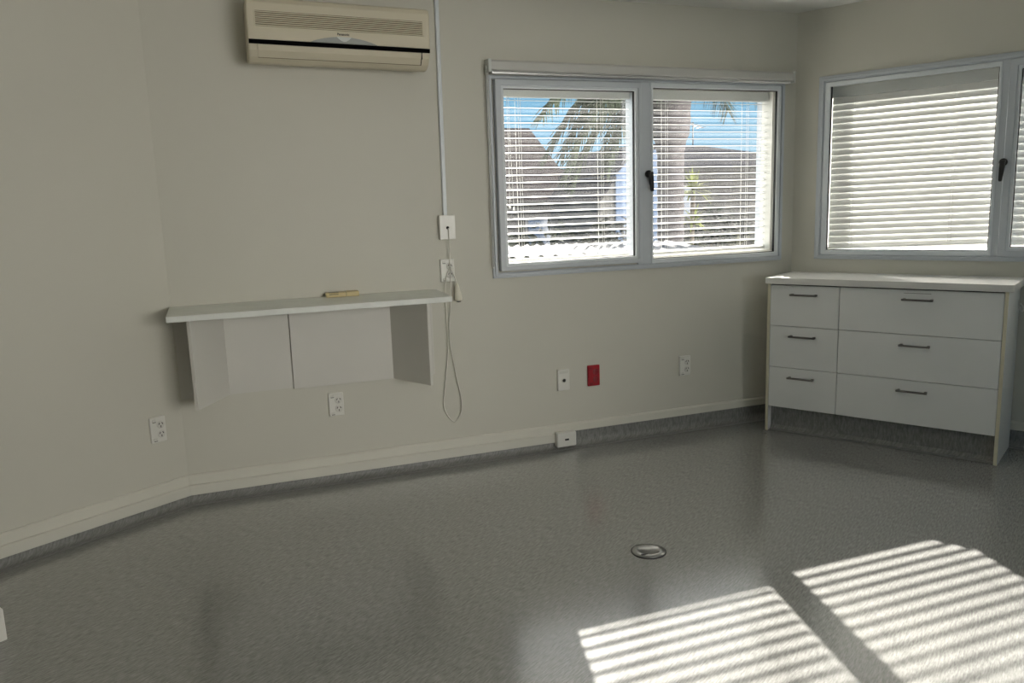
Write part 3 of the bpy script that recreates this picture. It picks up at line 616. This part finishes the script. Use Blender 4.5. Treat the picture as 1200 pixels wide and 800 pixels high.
shrub('olive bare topped tree far behind the top right of the left pane', (9.0, 12.3, GZ), [((-0.2, 0, 2.4), (0.75, 0.4, 0.55)), ((0.5, 0, 2.5), (0.6, 0.4, 0.5))], M['leafo'], 0.07, 260, 71, 'tree', 'tree')

# yucca-like rosette plant
yc_ = thing('yucca', 'yellow green spiky plant beside the palm trunk behind the right pane', 'plant', (7.15, 6.6, GZ))
m = MB(); m.tube([(0.02, 0, 0), (-0.03, 0, 1.2), (0, 0, 2.12)], 0.05, 8, 0.035); m.build('stem', M['twig'], yc_)
m = MB(); rnd = random.Random(9)
for (zc, n, L0) in ((2.12, 60, 0.42), (1.62, 40, 0.34), (1.15, 34, 0.32)):
    for k in range(n):
        az = rnd.uniform(0, 2*math.pi); el = rnd.uniform(-0.5, 1.3); d = Vector((math.cos(az)*math.cos(el), math.sin(az)*math.cos(el), math.sin(el))); L = L0*rnd.uniform(0.7, 1.1)
        s_ = d.cross(Vector((0, 0, 1))).normalized()*0.018; o_ = Vector((0, 0, zc)); mid = o_+d*L*0.5+Vector((0, 0, 0.02)); tip = o_+d*L-Vector((0, 0, 0.10*L))
        m.quad(o_-s_*0.6, o_+s_*0.6, mid+s_, mid-s_); m.quad(mid-s_, mid+s_, tip+s_*0.05, tip-s_*0.05)
m.build('leaves', M['leafy'], yc_)

# palm
pm = thing('palm_tree', 'tall palm with a thick grey trunk and drooping feather fronds outside the back window', 'palm', (5.755, 5.0, GZ))
m = MB(); pr = []
for k in range(40):
    z = k*0.09; r = 0.165 + 0.010*(k % 2) + 0.08/(1+math.exp(-(z-2.72)/0.05))
    pr.append((r, z))
m.lathe([(0, 0)] + pr + [(0, pr[-1][1]+0.02)], 20); m.build('trunk', M['bark'], pm)
fm = MB(); rnd = random.Random(21)
def frond(az, rise, length, drop, leaf=0.34):
    d = Vector((math.cos(az), math.sin(az), 0)); pts = []
    for k in range(27):
        t = k/26; pts.append(Vector((0, 0, 3.45)) + d*(length*(t**0.85)) + Vector((0, 0, rise*math.sin(min(1, t*1.6)*math.pi/2) - drop*t**2.2)))
    fm.tube(pts, 0.020, 5, 0.005)
    s_ = d.cross(Vector((0, 0, 1)))
    for k in range(3, 27):
        for j in range(3):
            p = pts[k].lerp(pts[min(k+1, 26)], j/3)
            for e in (-1, 1):
                t = k/26; L = leaf*(0.55+0.9*math.sin(math.pi*min(1, t*0.85+0.12)))*rnd.uniform(0.8, 1.1)
                v = (s_*e*rnd.uniform(0.25, 0.6) + d*0.35 + Vector((0, 0, -rnd.uniform(0.35, 1.0)))).normalized()
                w_ = d*0.013
                mid = p+v*L*0.55; tip = p+v*L+Vector((0, 0, -0.12*L))
                fm.quad(p-w_, p+w_, mid+w_*0.8, mid-w_*0.8); fm.quad(mid-w_*0.8, mid+w_*0.8, tip+w_*0.1, tip-w_*0.1)
for az, ri, le, dr in ((180, .25, 1.45, 1.35), (197, .48, 2.1, 0.95), (168, .15, 1.25, 1.35), (212, .40, 1.7, 0.85), (150, .35, 1.6, 1.2), (232, .45, 1.5, .8), (262, .5, 1.3, .7), (295, .5, 1.5, .75), (325, .5, 1.7, .75),
                       (345, .45, 1.9, .80), (5, .45, 1.9, .75), (30, .45, 1.7, .7), (60, .4, 1.6, .8), (95, .4, 1.6, 1.2), (125, .4, 1.6, 1.2), (186, .1, 0.95, 1.15)):
    frond(R(az), ri, le, dr)
fm.build('fronds', M['frond'], pm)

# ------------------------------------------------------------------ light
sd = Vector((-0.468, -1.80, -1.065)).normalized()
sun = bpy.data.lights.new('sun', 'SUN'); sun.energy = 28.0; sun.angle = R(0.55); sun.color = (1.0, 0.95, 0.87)
so = bpy.data.objects.new('sun', sun); col.objects.link(so); so.rotation_euler = sd.to_track_quat('-Z', 'Y').to_euler()

FILL_CLOUD = 8.8
wd = bpy.data.worlds.new('sky'); scene.world = wd; wd.use_nodes = True; t = wd.node_tree; N = t.nodes.new; L = t.links.new
bg = t.nodes['Background']; tc = N('ShaderNodeTexCoord'); sp = N('ShaderNodeSeparateXYZ'); rp = N('ShaderNodeValToRGB')
L(tc.outputs['Generated'], sp.inputs[0]); L(sp.outputs['Z'], rp.inputs['Fac'])
e = rp.color_ramp.elements; e[0].position = 0.0; e[0].color = (0.36, 0.52, 0.62, 1); e[1].position = 0.55; e[1].color = (0.085, 0.22, 0.45, 1)
x = e.new(0.12); x.color = (0.16, 0.40, 0.60, 1)
# added bright cloud patch, out of view south-east, as fill light for the room
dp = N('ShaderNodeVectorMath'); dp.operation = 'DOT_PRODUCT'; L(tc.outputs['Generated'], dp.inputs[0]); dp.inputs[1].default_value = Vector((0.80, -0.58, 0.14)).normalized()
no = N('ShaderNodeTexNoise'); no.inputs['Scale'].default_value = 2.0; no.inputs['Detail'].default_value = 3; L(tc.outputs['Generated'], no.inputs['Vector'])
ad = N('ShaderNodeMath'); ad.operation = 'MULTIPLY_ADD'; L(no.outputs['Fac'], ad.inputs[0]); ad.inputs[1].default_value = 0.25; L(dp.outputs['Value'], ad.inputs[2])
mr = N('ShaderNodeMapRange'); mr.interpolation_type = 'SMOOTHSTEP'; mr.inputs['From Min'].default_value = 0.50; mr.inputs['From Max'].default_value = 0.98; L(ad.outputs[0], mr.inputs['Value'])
mx = N('ShaderNodeMix'); mx.data_type = 'RGBA'; L(mr.outputs['Result'], mx.inputs['Factor']); L(rp.outputs['Color'], mx.inputs[6]); mx.inputs[7].default_value = (FILL_CLOUD*1.0, FILL_CLOUD*0.97, FILL_CLOUD*0.90, 1)
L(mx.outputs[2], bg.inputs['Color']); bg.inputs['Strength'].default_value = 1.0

# ------------------------------------------------------------------ camera
f, yaw, pit, roll = 920.458, R(20.3238), R(-9.6299), R(-1.9214)
fw = Vector((math.sin(yaw)*math.cos(pit), math.cos(yaw)*math.cos(pit), math.sin(pit)))
rt = Vector((math.cos(yaw), -math.sin(yaw), 0)); up = rt.cross(fw)
rt2 = rt*math.cos(roll)+up*math.sin(roll); up2 = -rt*math.sin(roll)+up*math.cos(roll)
cam = bpy.data.cameras.new('camera'); cam.sensor_width = 36; cam.lens = f/1200*36; cam.clip_end = 300; cam.clip_start = 0.05
co = bpy.data.objects.new('camera', cam); col.objects.link(co)
mw = Matrix(((rt2.x, up2.x, -fw.x, 0.2176), (rt2.y, up2.y, -fw.y, -3.8993), (rt2.z, up2.z, -fw.z, 1.3362), (0, 0, 0, 1)))
co.matrix_world = mw
scene.camera = co

vs = scene.view_settings; vs.view_transform = 'Standard'; vs.look = 'None'; vs.exposure = 0.5; vs.gamma = 1.0; vs.use_curve_mapping = False
cy = scene.cycles
cy.max_bounces = 14; cy.diffuse_bounces = 6; cy.glossy_bounces = 4; cy.transmission_bounces = 8; cy.transparent_max_bounces = 16
cy.use_denoising = True; cy.sample_clamp_indirect = 4.0
